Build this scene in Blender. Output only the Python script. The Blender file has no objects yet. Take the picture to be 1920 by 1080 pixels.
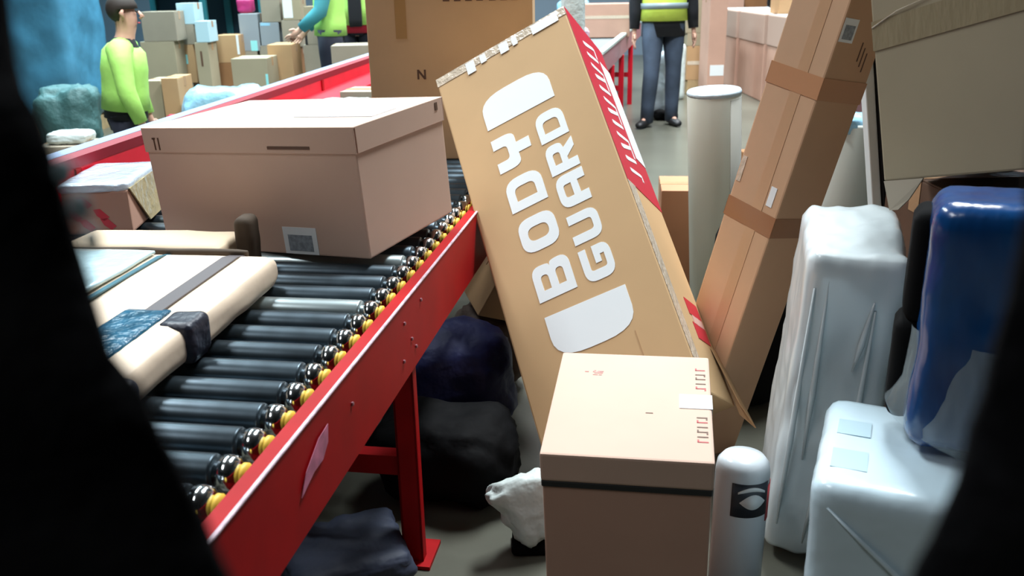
import bpy, bmesh, math, random
from mathutils import Vector, Matrix, Euler, noise
rnd = random.Random(7)
C = bpy.context.scene.collection
PI = math.pi

# ------------------------------------------------------------------ camera
F_PX, PITCH, ROLL, CAM_H = 1700.0, math.radians(18.8), math.radians(1.2), 1.35
cam_d = bpy.data.cameras.new('camera')
cam_d.sensor_width = 36.0
cam_d.lens = 36.0 * F_PX / 1920
cam_d.clip_start = 0.02
cam = bpy.data.objects.new('camera', cam_d); C.objects.link(cam)
_r0 = Vector((1, 0, 0)); FW = Vector((0, math.cos(PITCH), -math.sin(PITCH))); _u0 = _r0.cross(FW)
RT = _r0 * math.cos(ROLL) - _u0 * math.sin(ROLL)
UP = _u0 * math.cos(ROLL) + _r0 * math.sin(ROLL)
CAM = Vector((0, 0, CAM_H))
m = Matrix((RT, UP, -FW)).transposed().to_4x4(); m.translation = CAM
cam.matrix_world = m
cam_d.dof.use_dof = True
cam_d.dof.focus_distance = 2.3
cam_d.dof.aperture_fstop = 6.0
bpy.context.scene.camera = cam

def at(x, y, Y):
    "the point seen at picture position x, y that stands at distance Y along the hall"
    v = FW * F_PX + RT * (x - 960) - UP * (y - 540)
    return CAM + v * (Y / v.y)
def atz(x, y, z):
    v = FW * F_PX + RT * (x - 960) - UP * (y - 540)
    return CAM + v * ((z - CAM_H) / v.z)
def atd(x, y, d):
    v = FW * F_PX + RT * (x - 960) - UP * (y - 540)
    return CAM + v * (d / F_PX)

# ------------------------------------------------------------------ light and exposure
sc = bpy.context.scene
sc.view_settings.view_transform = 'Standard'
sc.view_settings.look = 'None'
sc.view_settings.gamma = 1.0
sc.view_settings.use_curve_mapping = False
sc.view_settings.exposure = -0.30
world = bpy.data.worlds.new('world'); sc.world = world
world.use_nodes = True
world.node_tree.nodes['Background'].inputs[0].default_value = (0.75, 0.85, 1.0, 1)
world.node_tree.nodes['Background'].inputs[1].default_value = 0.02
def area(x, y, z, sx, sy, power, col=(1, 0.97, 0.93), tilt=(0, 0, 0)):
    l = bpy.data.lights.new('hall_or_fill_lamp', 'AREA'); l.shape = 'RECTANGLE'
    l.size = sx; l.size_y = sy; l.energy = power; l.color = col
    o = bpy.data.objects.new('hall_or_fill_lamp', l); C.objects.link(o); o.location = (x, y, z); o.rotation_euler = tilt; l.spread = math.radians(130)
    return o
area(-2.4, 4.0, 5.6, 1.0, 2.4, 330, (0.90, 0.97, 1.0))
area(1.4, 4.2, 5.6, 1.0, 2.4, 440, (0.90, 0.97, 1.0))
area(-2.4, -0.6, 5.6, 1.0, 2.0, 75, (0.95, 0.98, 1.0))  # added fill lamp, brightens faces turned toward the camera
area(-2.4, 8.0, 5.6, 1.0, 3.0, 400, (0.72, 0.94, 1.0))
area(1.6, 8.5, 5.6, 1.0, 3.0, 400, (0.92, 0.97, 1.0))
area(-5.0, 10.5, 5.6, 1.0, 4.0, 560, (0.52, 0.86, 1.0))
area(-1.0, 12.5, 5.6, 1.0, 4.0, 460, (0.80, 0.94, 1.0))
area(3.2, 12.0, 5.6, 1.0, 4.0, 460, (0.92, 0.97, 1.0))

# ------------------------------------------------------------------ materials
MATS = {}
def mat(name, col, rough=0.6, metal=0.0, spec=0.5, noise_amt=0.0, noise_scale=8.0, bump=0.0, bump_scale=30.0, coat=0.0, alpha=1.0, trans=0.0, stretch=(1, 1, 1), col2=None, emit=None, sss=0.0):
    if name in MATS: return MATS[name]
    M = bpy.data.materials.new(name); M.use_nodes = True
    nt = M.node_tree; b = nt.nodes['Principled BSDF']
    b.inputs['Base Color'].default_value = (*col, 1); b.inputs['Roughness'].default_value = rough
    b.inputs['Metallic'].default_value = metal; b.inputs['Specular IOR Level'].default_value = spec
    b.inputs['Coat Weight'].default_value = coat; b.inputs['Coat Roughness'].default_value = 0.15
    b.inputs['Alpha'].default_value = alpha; b.inputs['Transmission Weight'].default_value = trans
    tc = nt.nodes.new('ShaderNodeTexCoord'); mp = nt.nodes.new('ShaderNodeMapping'); mp.inputs['Scale'].default_value = stretch
    nt.links.new(tc.outputs['Object'], mp.inputs['Vector'])
    if noise_amt or col2:
        n = nt.nodes.new('ShaderNodeTexNoise'); n.inputs['Scale'].default_value = noise_scale; n.inputs['Detail'].default_value = 5
        nt.links.new(mp.outputs[0], n.inputs['Vector'])
        mix = nt.nodes.new('ShaderNodeMix'); mix.data_type = 'RGBA'
        c2 = col2 or tuple(max(0, c * (1 - noise_amt)) for c in col)
        c1 = col if col2 else tuple(min(1, c * (1 + noise_amt * 0.6)) for c in col)
        mix.inputs[6].default_value = (*c1, 1); mix.inputs[7].default_value = (*c2, 1)
        cr = nt.nodes.new('ShaderNodeMapRange'); cr.inputs[1].default_value = 0.35; cr.inputs[2].default_value = 0.65
        nt.links.new(n.outputs[0], cr.inputs[0]); nt.links.new(cr.outputs[0], mix.inputs[0])
        nt.links.new(mix.outputs[2], b.inputs['Base Color'])
    if bump:
        n2 = nt.nodes.new('ShaderNodeTexNoise'); n2.inputs['Scale'].default_value = bump_scale; n2.inputs['Detail'].default_value = 3
        nt.links.new(mp.outputs[0], n2.inputs['Vector'])
        bp = nt.nodes.new('ShaderNodeBump'); bp.inputs['Strength'].default_value = bump; bp.inputs['Distance'].default_value = 0.02
        nt.links.new(n2.outputs[0], bp.inputs['Height']); nt.links.new(bp.outputs[0], b.inputs['Normal'])
    MATS[name] = M
    return M
def s(r, g, b): # sRGB 0-255 to linear
    f = lambda c: (c / 255 / 12.92) if c <= 10.3 else ((c / 255 + 0.055) / 1.055) ** 2.4
    return (f(r), f(g), f(b))
card = mat('cardboard', s(178, 142, 104), 0.75, noise_amt=0.08, noise_scale=3, spec=0.25, bump=0.03, bump_scale=120)
card_golden = mat('cardboard_golden', s(198, 164, 122), 0.7, noise_amt=0.05, noise_scale=3, spec=0.25)
card_pale = mat('cardboard_pale', s(202, 172, 155), 0.75, noise_amt=0.05, noise_scale=3, spec=0.25)
card_dark = mat('cardboard_dark', s(138, 98, 66), 0.8, noise_amt=0.12, noise_scale=4, spec=0.2)
card_grey = mat('cardboard_grey', s(150, 140, 124), 0.75, noise_amt=0.08, noise_scale=3, spec=0.25)
card_olive = mat('cardboard_olive', s(158, 146, 122), 0.75, noise_amt=0.06, noise_scale=3, spec=0.25)
card_pink = mat('cardboard_rosy', s(188, 150, 132), 0.75, noise_amt=0.08, noise_scale=3, spec=0.25)
card_red = mat('cardboard_reddish', s(176, 122, 90), 0.7, noise_amt=0.12, noise_scale=3, spec=0.25)
tape_m = mat('packing_tape', s(176, 138, 104), 0.25, spec=0.6, bump=0.1, bump_scale=60)
tape_clear = mat('clear_tape', s(205, 190, 170), 0.2, spec=0.7, bump=0.3, bump_scale=50)
tape_brown = mat('brown_tape', s(176, 136, 84), 0.4, spec=0.5)
white_print = mat('white_print', s(232, 238, 240), 0.5)
paper = mat('label_paper', s(226, 230, 232), 0.45)
paper_grey = mat('label_print', s(140, 148, 156), 0.5, noise_amt=0.3, noise_scale=90)
ink = mat('black_ink', s(38, 32, 30), 0.6)
ink_brown = mat('brown_ink', s(92, 64, 48), 0.6)
ink_red = mat('red_ink', s(186, 70, 74), 0.6)
red_print = mat('red_print', s(196, 40, 58), 0.45)
red_paint = mat('red_paint', s(166, 4, 12), 0.55, spec=0.2, noise_amt=0.12, noise_scale=7)
red_guard = mat('red_guard_paint', s(214, 8, 40), 0.4, spec=0.5, noise_amt=0.08, noise_scale=7)
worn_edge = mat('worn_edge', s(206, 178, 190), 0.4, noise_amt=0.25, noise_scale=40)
blue_trim = mat('blue_grey_trim', s(140, 156, 186), 0.4)
roller_m = mat('roller_steel_dark', s(70, 82, 90), 0.34, metal=0.75, noise_amt=0.35, noise_scale=9)
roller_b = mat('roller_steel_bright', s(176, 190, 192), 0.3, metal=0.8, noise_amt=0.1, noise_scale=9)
chrome = mat('chrome', s(220, 224, 226), 0.14, metal=1.0)
rubber = mat('black_rubber', s(22, 24, 26), 0.6)
yellow = mat('yellow_plastic', s(240, 196, 72), 0.45)
film_white = mat('white_film', s(222, 232, 235), 0.22, spec=0.6, bump=0.35, bump_scale=9, coat=0.35, stretch=(1, 1, 0.35))
film_wrap = mat('white_wrap', s(198, 218, 228), 0.26, spec=0.6, bump=0.3, bump_scale=8, coat=0.3)
film_blue = mat('blue_film', s(14, 74, 132), 0.24, spec=0.6, bump=0.35, bump_scale=14, coat=0.5, stretch=(1, 1, 0.4), col2=s(6, 34, 92), noise_scale=6)
film_sky = mat('pale_blue_film', s(150, 196, 222), 0.25, bump=0.5, bump_scale=20, coat=0.4)
black_pad = mat('black_foam', s(5, 5, 6), 0.9, spec=.15)
black_cloth = mat('black_fabric', s(9, 9, 11), 0.95, spec=0.1, bump=0.2, bump_scale=180)
navy_bag = mat('navy_plastic', s(22, 30, 84), 0.6, bump=0.5, bump_scale=14)
grey_bag = mat('grey_blue_plastic', s(54, 62, 82), 0.6, bump=0.5, bump_scale=14)
white_bag = mat('white_plastic', s(206, 218, 216), 0.35, bump=0.5, bump_scale=16)
clear_bag = mat('clear_plastic', s(190, 204, 212), 0.25, bump=0.5, bump_scale=16)
kraft = mat('kraft_paper', s(226, 204, 180), 0.6, noise_amt=0.05, noise_scale=6, bump=0.15, bump_scale=12)
strap_grey = mat('dark_band', s(86, 78, 80), 0.5)
tape_blue = mat('blue_tape', s(26, 88, 116), 0.3, bump=0.6, bump_scale=30, noise_amt=0.35, noise_scale=25)
dark_tape = mat('dark_tape', s(30, 34, 50), 0.45, bump=0.4, bump_scale=25)
olive_wrap = mat('olive_cloth', s(72, 58, 44), 0.8)
roll_ivory = mat('ivory_roll', s(214, 214, 200), 0.4, noise_amt=0.03, bump=0.04, bump_scale=8, stretch=(1, 1, 0.1), coat=0.2)
roll_film = mat('roll_film_band', s(150, 148, 140), 0.25, coat=0.4)
magenta = mat('magenta_plastic', s(170, 40, 100), 0.5)
teal = mat('teal_paint', s(34, 104, 112), 0.5)
teal_dark = mat('teal_dark', s(22, 52, 66), 0.6)
skin = mat('skin', s(206, 160, 138), 0.55)
hair = mat('dark_hair', s(44, 34, 28), 0.7)
hivis = mat('hi_vis_yellow', s(216, 238, 96), 0.7, bump=0.2, bump_scale=20)
hivis_green = mat('hi_vis_green', s(170, 226, 110), 0.7, bump=0.2, bump_scale=20)
reflector = mat('reflective_tape', s(136, 150, 156), 0.4)
jacket_dark = mat('dark_jacket', s(18, 19, 26), 0.85)
trouser_navy = mat('navy_trousers', s(20, 24, 40), 0.85)
jeans = mat('blue_grey_jeans', s(62, 74, 92), 0.85, noise_amt=0.3, noise_scale=6)
shoe_m = mat('black_shoe', s(22, 23, 26), 0.5)
red_cloth = mat('red_cloth', s(170, 24, 50), 0.8)
teal_cloth = mat('teal_cloth', s(60, 140, 150), 0.8)
pallet_wood = mat('pallet_wood', s(168, 142, 104), 0.8, noise_amt=0.2, noise_scale=10)
conc = mat('concrete', s(92, 92, 82), 0.30, noise_amt=0.12, noise_scale=1.4, spec=0.4, bump=0.02, bump_scale=60)
wall_m = mat('painted_wall', s(120, 136, 150), 0.8, noise_amt=0.05, noise_scale=1)
ceil_m = mat('ceiling_sheet', s(92, 94, 98), 0.8)
dark_wall = mat('dark_wall_panel', s(60, 62, 66), 0.8)

# ------------------------------------------------------------------ mesh helpers
def link(name, bm, mats, parent=None, smooth=False):
    me = bpy.data.meshes.new(name)
    bmesh.ops.recalc_face_normals(bm, faces=bm.faces[:])
    bm.to_mesh(me); bm.free()
    for mm in (mats if isinstance(mats, (list, tuple)) else [mats]): me.materials.append(mm)
    if smooth:
        for p in me.polygons: p.use_smooth = True
    o = bpy.data.objects.new(name, me); C.objects.link(o)
    if parent is not None: o.parent = parent
    return o
def tag(o, label, cat, group=None, kind=None):
    o['label'] = label; o['category'] = cat
    if group: o['group'] = group
    if kind: o['kind'] = kind
    return o
def empty(name, label, cat, loc=(0, 0, 0), rot=(0, 0, 0), group=None):
    o = bpy.data.objects.new(name, None); C.objects.link(o); o.location = loc; o.rotation_euler = rot
    return tag(o, label, cat, group)
def struct(name, bm, m):
    o = link(name, bm, m); o['kind'] = 'structure'; return o
def B(): return bmesh.new()
def box(bm, x0, y0, z0, x1, y1, z1, bev=0.0, seg=2):
    t = bmesh.new()
    bmesh.ops.create_cube(t, size=1.0)
    for v in t.verts:
        v.co = Vector(((x0 + x1) / 2 + v.co.x * (x1 - x0), (y0 + y1) / 2 + v.co.y * (y1 - y0), (z0 + z1) / 2 + v.co.z * (z1 - z0)))
    if bev > 0: bmesh.ops.bevel(t, geom=t.edges[:], offset=bev, segments=seg, affect='EDGES', profile=0.6)
    merge(bm, t); return bm
def merge(bm, t):
    me = bpy.data.meshes.new('tmp'); t.to_mesh(me); t.free(); bm.from_mesh(me); bpy.data.meshes.remove(me)
def loft(bm, pts, radii, n=16, cap=True, up=None):
    "tube through pts; radii are numbers or (rx, ry) pairs; ry lies along 'up'"
    pts = [Vector(p) for p in pts]; rings = []
    up = Vector(up or (0, 1, 0))
    for i, p in enumerate(pts):
        d = (pts[min(i + 1, len(pts) - 1)] - pts[max(i - 1, 0)]).normalized()
        a = up.cross(d)
        if a.length < 1e-3: a = Vector((1, 0, 0)).cross(d)
        a.normalize(); b = d.cross(a).normalized()
        r = radii[i]; rx, ry = r if isinstance(r, tuple) else (r, r)
        rings.append([bm.verts.new(p + a * rx * math.cos(2 * PI * k / n) + b * ry * math.sin(2 * PI * k / n)) for k in range(n)])
    for i in range(len(rings) - 1):
        for k in range(n):
            bm.faces.new((rings[i][k], rings[i][(k + 1) % n], rings[i + 1][(k + 1) % n], rings[i + 1][k]))
    if cap:
        bm.faces.new(rings[0][::-1]); bm.faces.new(rings[-1])
    return bm
def prism(bm, poly, n):
    "poly of 3D points given thickness vector n"
    n = Vector(n); a = [bm.verts.new(Vector(p)) for p in poly]; b = [bm.verts.new(Vector(p) + n) for p in poly]
    bm.faces.new(a); bm.faces.new(b[::-1])
    k = len(poly)
    for i in range(k): bm.faces.new((a[i], b[i], b[(i + 1) % k], a[(i + 1) % k]))
    return bm
def soft(w, d, h, r, seg=14, amp=0.01, freq=5.0, seed=0, base=True, pinch=0.0):
    "wrapped parcel: rounded box with dents; sits on z=0, centred in x,y"
    bm = bmesh.new(); bmesh.ops.create_cube(bm, size=1.0)
    bmesh.ops.subdivide_edges(bm, edges=bm.edges[:], cuts=seg, use_grid_fill=True)
    hx, hy, hz = w / 2, d / 2, h / 2
    for v in bm.verts:
        p = Vector((v.co.x * w, v.co.y * d, v.co.z * h))
        q = Vector((max(-hx + r, min(hx - r, p.x)), max(-hy + r, min(hy - r, p.y)), max(-hz + r, min(hz - r, p.z))))
        dv = p - q
        if dv.length > 1e-6: p = q + dv.normalized() * min(r, dv.length) if dv.length > r else p
        nn = p.normalized()
        k = noise.fractal(p * freq + Vector((seed * 3.7, seed * 1.3, seed)), 1.0, 2.0, 3)
        k2 = abs(noise.noise(p * freq * 2.3 + Vector((seed, 9, 2))))
        p = p + nn * (k * amp - k2 * amp * 0.7)
        if pinch:
            t = abs(p.z) / hz
            p.y *= 1 - pinch * t ** 3
        p.z += hz
        if base and p.z < 0.004: p.z = 0.0
        v.co = p
    return bm
def lathe(bm, prof, n=24, axis='z'):
    rings = []
    for r, z in prof:
        rings.append([bm.verts.new((r * math.cos(2 * PI * k / n), r * math.sin(2 * PI * k / n), z) if axis == 'z' else (z, r * math.cos(2 * PI * k / n), r * math.sin(2 * PI * k / n))) for k in range(n)])
    for i in range(len(rings) - 1):
        for k in range(n): bm.faces.new((rings[i][k], rings[i][(k + 1) % n], rings[i + 1][(k + 1) % n], rings[i + 1][k]))
    bm.faces.new(rings[0][::-1]); bm.faces.new(rings[-1])
    return bm
def pose(o, p, w):
    v = Vector(w); a = v.length
    R = Matrix.Rotation(a, 3, v.normalized()) if a > 1e-9 else Matrix.Identity(3)
    o.rotation_euler = R.to_euler(); o.location = p

def plate(name, face, dims, a0, a1, b0, b1, m, parent, t=0.0012, off=0.0):
    "thin sticker or tape on a face of a box of dims (w,d,h): a along x or y, b along z (or y on top)"
    w, d, h = dims; bm = B(); o = off + 0.0002
    if face == 'f': box(bm, a0, -d / 2 - o - t, b0, a1, -d / 2 - o, b1)
    elif face == 'r': box(bm, w / 2 + o, a0, b0, w / 2 + o + t, a1, b1)
    elif face == 'l': box(bm, -w / 2 - o - t, a0, b0, -w / 2 - o, a1, b1)
    elif face == 't': box(bm, a0, b0, h + o, a1, b1, h + o + t)
    return link(name, bm, m, parent)
def shipping_label(face, dims, a0, a1, b0, b1, parent, bars=True):
    l = plate('shipping_label', face, dims, a0, a1, b0, b1, paper, parent)
    if bars:
        wa, wb = a1 - a0, b1 - b0
        plate('label_print', face, dims, a0 + wa * .14, a1 - wa * .14, b0 + wb * .12, b0 + wb * .72, paper_grey, l, t=0.0006, off=0.0013)
    return l
def strokes(bm, face, dims, a, b0, b1, rows, length, t=0.0008, th=0.004, off=0.0):
    pass

def carton(name, label, cat, dims, loc, rot, m, group=None, tape=True, tape_mat=None, seam=True, bev=0.004):
    "closed carton: body with top flaps and a tape strip over the seam"
    w, d, h = dims
    bm = B(); box(bm, -w / 2, -d / 2, 0, w / 2, d / 2, h - 0.004, bev)
    o = tag(link(name, bm, m), label, cat, group)
    for sgn in (-1, 1):
        bm = B(); y0, y1 = (0.0015, d / 2) if sgn > 0 else (-d / 2, -0.0015)
        box(bm, -w / 2 + 0.001, y0, h - 0.0045, w / 2 - 0.001, y1, h, 0.0012, 1); link('flap', bm, m, o)
    if tape:
        tw = min(0.05, d * 0.2)
        bm = B(); box(bm, -w / 2 - 0.001, -tw / 2, h, w / 2 + 0.001, tw / 2, h + 0.0012)
        for sx in (-1, 1):
            x = sx * w / 2; box(bm, min(x, x + sx * 0.0015), -tw / 2, h - min(0.08, h * .3), max(x, x + sx * 0.0015), tw / 2, h + 0.0012)
        link('tape', bm, tape_mat or tape_m, o)
    if len(rot) == 3: pose(o, loc, rot)
    else: o.location = loc; o.rotation_euler = (0, 0, rot[0])
    return o

# ------------------------------------------------------------------ the hall
X0, X1, Y0, Y1, HH = -9.0, 7.0, -7.0, 17.0, 6.0
def slab(name, a, b, m):
    bm = B(); box(bm, *a, *b); return struct(name, bm, m)
slab('floor', (X0, Y0, -0.1), (X1, Y1, 0), conc)
slab('ceiling', (X0, Y0, HH), (X1, Y1, HH + 0.1), ceil_m)
slab('wall_back', (X0, Y1, 0), (X1, Y1 + 0.1, HH), wall_m)
slab('wall_front', (X0, Y0 - 0.1, 0), (X1, Y0, HH), dark_wall)
slab('wall_left', (X0 - 0.1, Y0, 0), (X0, Y1, HH), wall_m)
slab('wall_right', (X1, Y0, 0), (X1 + 0.1, Y1, HH), wall_m)

# ------------------------------------------------------------------ roller conveyor
conv = empty('roller_conveyor', 'long red roller conveyor with dark steel rollers and red side rails', 'conveyor', (-0.237, 1.8, 0), (0, 0, -math.radians(9.6)))
YA, YB = -1.6, 5.4
WID = 1.14
RAIL_T, RAIL_B = 0.70, 0.525
bm = B()
prism(bm, [(0, YA, RAIL_B), (0, YA, RAIL_T), (-0.030, YA, RAIL_T), (-0.030, YA, RAIL_T - 0.004), (-0.005, YA, RAIL_T - 0.004), (-0.005, YA, RAIL_B + 0.004), (-0.03, YA, RAIL_B + 0.004), (-0.03, YA, RAIL_B)], (0, YB - YA, 0))
rail = link('side_rail', bm, red_paint, conv)
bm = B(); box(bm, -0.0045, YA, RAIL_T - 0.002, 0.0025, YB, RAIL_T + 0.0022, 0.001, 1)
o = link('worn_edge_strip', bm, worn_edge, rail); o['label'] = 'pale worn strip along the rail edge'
bm = B()
prism(bm, [(0.003, -0.56, 0.628), (0.003, -0.50, 0.655), (0.003, -0.455, 0.66), (0.003, -0.462, 0.63), (0.003, -0.49, 0.612), (0.003, -0.53, 0.612), (0.003, -0.585, 0.598)], (0.001, 0, 0))
o = link('peeling_sticker', bm, mat('torn_sticker', s(204, 120, 150), 0.5, noise_amt=0.3, noise_scale=30), rail); o['label'] = 'torn pinkish sticker remnant'
for (y, z) in ((-0.33, 0.635), (0.02, 0.655), (0.16, 0.66), (0.07, 0.6), (0.0, 0.575), (0.1, 0.57)):
    bm = B(); t = bmesh.new(); lathe(t, [(0.0045, 0.0), (0.0045, 0.0025), (0.0025, 0.004)], 8, 'x'); bmesh.ops.translate(t, verts=t.verts[:], vec=(0.0005, y, z)); merge(bm, t)
    link('bolt', bm, mat('bolt_metal', s(170, 120, 130), .4, metal=.6), rail)
# far rail + guard
bm = B(); prism(bm, [(-WID, YA, RAIL_B), (-WID, YA, RAIL_T), (-WID + 0.03, YA, RAIL_T), (-WID + 0.03, YA, RAIL_T - 0.005), (-WID + 0.006, YA, RAIL_T - 0.005), (-WID + 0.006, YA, RAIL_B)], (0, YB - YA, 0))
link('side_rail', bm, red_paint, conv)
GA, GB = Vector((-1.31, 2.10, 0)), Vector((-0.80, 6.90, 0))   # guard line on the hall floor
gi = (GB - GA).normalized(); gn = Vector((gi.y, -gi.x, 0))
R_inv = Matrix.Rotation(math.radians(9.6), 4, 'Z') @ Matrix.Translation((0.237, -1.8, 0))
def gp(along, n, z): return R_inv @ (GA + gi * along + gn * n + Vector((0, 0, z)))
GL = (GB - GA).length
bm = B(); pr = [(0, 0.70), (0, 0.858), (-0.008, 0.858), (-0.008, 0.70)]
prism(bm, [gp(-1.2, n, z) for n, z in pr], gp(GL, 0, 0) - gp(-1.2, 0, 0)); guard = link('guard_rail', bm, red_guard, conv)
bm = B(); prism(bm, [gp(-1.2, n, z) for n, z in [(0.002, 0.858), (0.004, 0.888), (-0.036, 0.892), (-0.036, 0.858)]], gp(GL, 0, 0) - gp(-1.2, 0, 0)); o = link('edge_strip', bm, mat('dark_red_edge', s(132, 6, 30), .5), guard); o['label'] = 'dark red edge strip of the guard'
bm = B(); prism(bm, [gp(1.9, n, z) for n, z in [(0.002, 0.70), (0.10, 0.70), (0.10, 0.765), (0.002, 0.80)]], gp(GL, 0, 0) - gp(1.9, 0, 0)); link('guide_ledge', bm, red_guard, guard)
bm = B(); prism(bm, [gp(-1.2, n, z) for n, z in [(-0.037, 0.87), (-0.037, 0.893), (-0.085, 0.895), (-0.085, 0.87)]], gp(GL, 0, 0) - gp(-1.2, 0, 0))
o = link('edge_trim', bm, blue_trim, guard); o['label'] = 'blue-grey trim on top of the guard'
for a in (0.5, 1.7, 2.9, 4.1):
    bm = B(); prism(bm, [gp(a, n, z) for n, z in [(0.001, 0.71), (0.006, 0.71), (0.006, 0.855), (0.001, 0.855)]], gp(a + 0.03, 0, 0) - gp(a, 0, 0)); link('guard_bracket', bm, red_paint, guard)
# rollers
RP = 0.083; RR = 0.0285; zr = 0.684
bm = B(); lathe(bm, [(0.012, -WID + 0.035), (RR * .9, -WID + 0.04), (RR, -WID + 0.05), (RR, -0.088), (RR * 0.93, -0.084)], 28, 'x')
r0 = link('roller', bm, roller_m, conv, True)
bm = B(); lathe(bm, [(0.012, -0.084), (0.019, -0.083), (0.019, -0.074), (0.0275, -0.0735), (0.0285, -0.064), (0.0262, -0.054), (0.018, -0.048), (0.009, -0.046)], 24, 'x')
e0 = link('end_cap', bm, chrome, r0, True)
bm = B(); lathe(bm, [(0.004, -0.046), (0.010, -0.045), (0.018, -0.043), (0.018, -0.037), (0.010, -0.035), (0.004, -0.031)], 18, 'x')
b0 = link('bearing', bm, yellow, r0, True); b0['label'] = 'yellow plastic bearing'
y = -1.0; i = 0; first = True
while y < 3.9:
    if first: rr, ee, bb = r0, e0, b0; first = False
    else:
        rr = r0.copy(); C.objects.link(rr); rr.parent = conv
        ee = e0.copy(); C.objects.link(ee); ee.parent = rr
        bb = b0.copy(); C.objects.link(bb); bb.parent = rr
        if i in BRIGHT if False else False: pass
    rr.location = (0, y, zr); rr.rotation_euler = (rnd.uniform(0, 6.28), 0, 0)
    y += RP; i += 1
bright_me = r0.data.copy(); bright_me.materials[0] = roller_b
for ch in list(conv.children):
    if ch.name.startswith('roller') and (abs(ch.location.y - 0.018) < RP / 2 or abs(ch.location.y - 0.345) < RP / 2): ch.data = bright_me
# legs
def leg(x, y, z1, wx=0.05, wy=0.075):
    bm = B()
    box(bm, x - wx, y, 0.01, x - wx + 0.005, y + wy, z1); box(bm, x - wx, y, 0.01, x, y + 0.006, z1); box(bm, x - 0.005, y, 0.01, x, y + 0.03, z1)
    box(bm, x - wx - 0.02, y - 0.02, 0, x + 0.02, y + wy + 0.02, 0.01)
    return link('leg', bm, red_paint, conv)
for yl in (0.08, 3.0):
    leg(-0.006, yl, RAIL_B + 0.03); leg(-WID + 0.06, yl, RAIL_B + 0.1)
    bm = B(); box(bm, -WID + 0.06, yl + 0.01, 0.24, -0.05, yl + 0.05, 0.29); link('cross_brace', bm, red_paint, conv)

# ------------------------------------------------------------------ lidded carton on the rollers
dm = (.637, .414, .314)
bm = B(); box(bm, -dm[0] / 2, -dm[1] / 2, 0, dm[0] / 2, dm[1] / 2, dm[2] - 0.006, 0.004)
t = tag(link('cardboard_box', bm, card_pale), 'large lidded brown cardboard box standing on the conveyor rollers', 'box')
bm = B(); L = 0.004
box(bm, -dm[0] / 2 - L, -dm[1] / 2 - L, dm[2] - 0.004, dm[0] / 2 + L, dm[1] / 2 + L, dm[2], 0.001, 1)
for (x0, y0, x1, y1) in ((-dm[0] / 2 - L, -dm[1] / 2 - L, dm[0] / 2 + L, -dm[1] / 2 - 0.0005), (-dm[0] / 2 - L, dm[1] / 2 + .0005, dm[0] / 2 + L, dm[1] / 2 + L), (-dm[0] / 2 - L, -dm[1] / 2 - .0005, -dm[0] / 2 - .0005, dm[1] / 2), (dm[0] / 2 + .0005, -dm[1] / 2 + 0.004, dm[0] / 2 + L, dm[1] / 2)):
    box(bm, x0, y0, dm[2] - 0.062, x1, y1, dm[2] - 0.002, 0.001, 1)
lid = link('lid', bm, card_pale, t)
dl = (dm[0] + 2 * L, dm[1] + 2 * L, dm[2])
plate('hand_slot', 'f', dl, 0.072, 0.195, 0.262, 0.269, ink_brown, lid)
for a in (-0.286, -0.272): plate('printed_mark', 'f', dl, a, a + 0.004, 0.258, 0.289, ink_brown, lid)
plate('printed_mark', 'f', dl, -0.290, -0.280, 0.285, 0.289, ink_brown, lid)
plate('printed_mark', 'r', dl, 0.165, 0.178, 0.285, 0.305, ink_brown, lid)
shipping_label('f', dm, 0.072, 0.172, -0.0 + 0.002, 0.070, t)
o = plate('shipping_label', 't', dl, 0.06, 0.29, -0.08, 0.03, mat('glossy_label', s(226, 236, 246), 0.12, spec=0.7), lid); o['label'] = 'glossy white label pouch on the lid'
pose(t, (-.5345, 2.3761, .7230), (.0317, -.0577, -.4328))

# ------------------------------------------------------------------ leaning printed carton
dg = (.466, .30, 1.245); dz = -0.025
bm = B(); box(bm, -dg[0] / 2, -dg[1] / 2, dz, dg[0] / 2, dg[1] / 2, 1.22, 0.005)
bg = tag(link('cardboard_box', bm, card_golden), 'tall tan box with big white lettering leaning on the conveyor edge', 'box')
pose(bg, (.335, 2.2092, .2095), (-.662, -.4049, -.3695))
def fillet(poly):
    out = []; k = len(poly)
    for i in range(k):
        x, y, *r = poly[i]; r = r[0] if r else 0
        if r <= 0: out.append((x, y)); continue
        p = Vector((x, y)); a = Vector(poly[i - 1][:2]) - p; b = Vector(poly[(i + 1) % k][:2]) - p
        ra = min(r, a.length * .5); rb = min(r, b.length * .5)
        A = p + a.normalized() * ra; Bq = p + b.normalized() * rb
        for q in range(7):
            tt = q / 6; out.append(tuple(A * (1 - tt) ** 2 + p * 2 * tt * (1 - tt) + Bq * tt ** 2))
    return out
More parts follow.
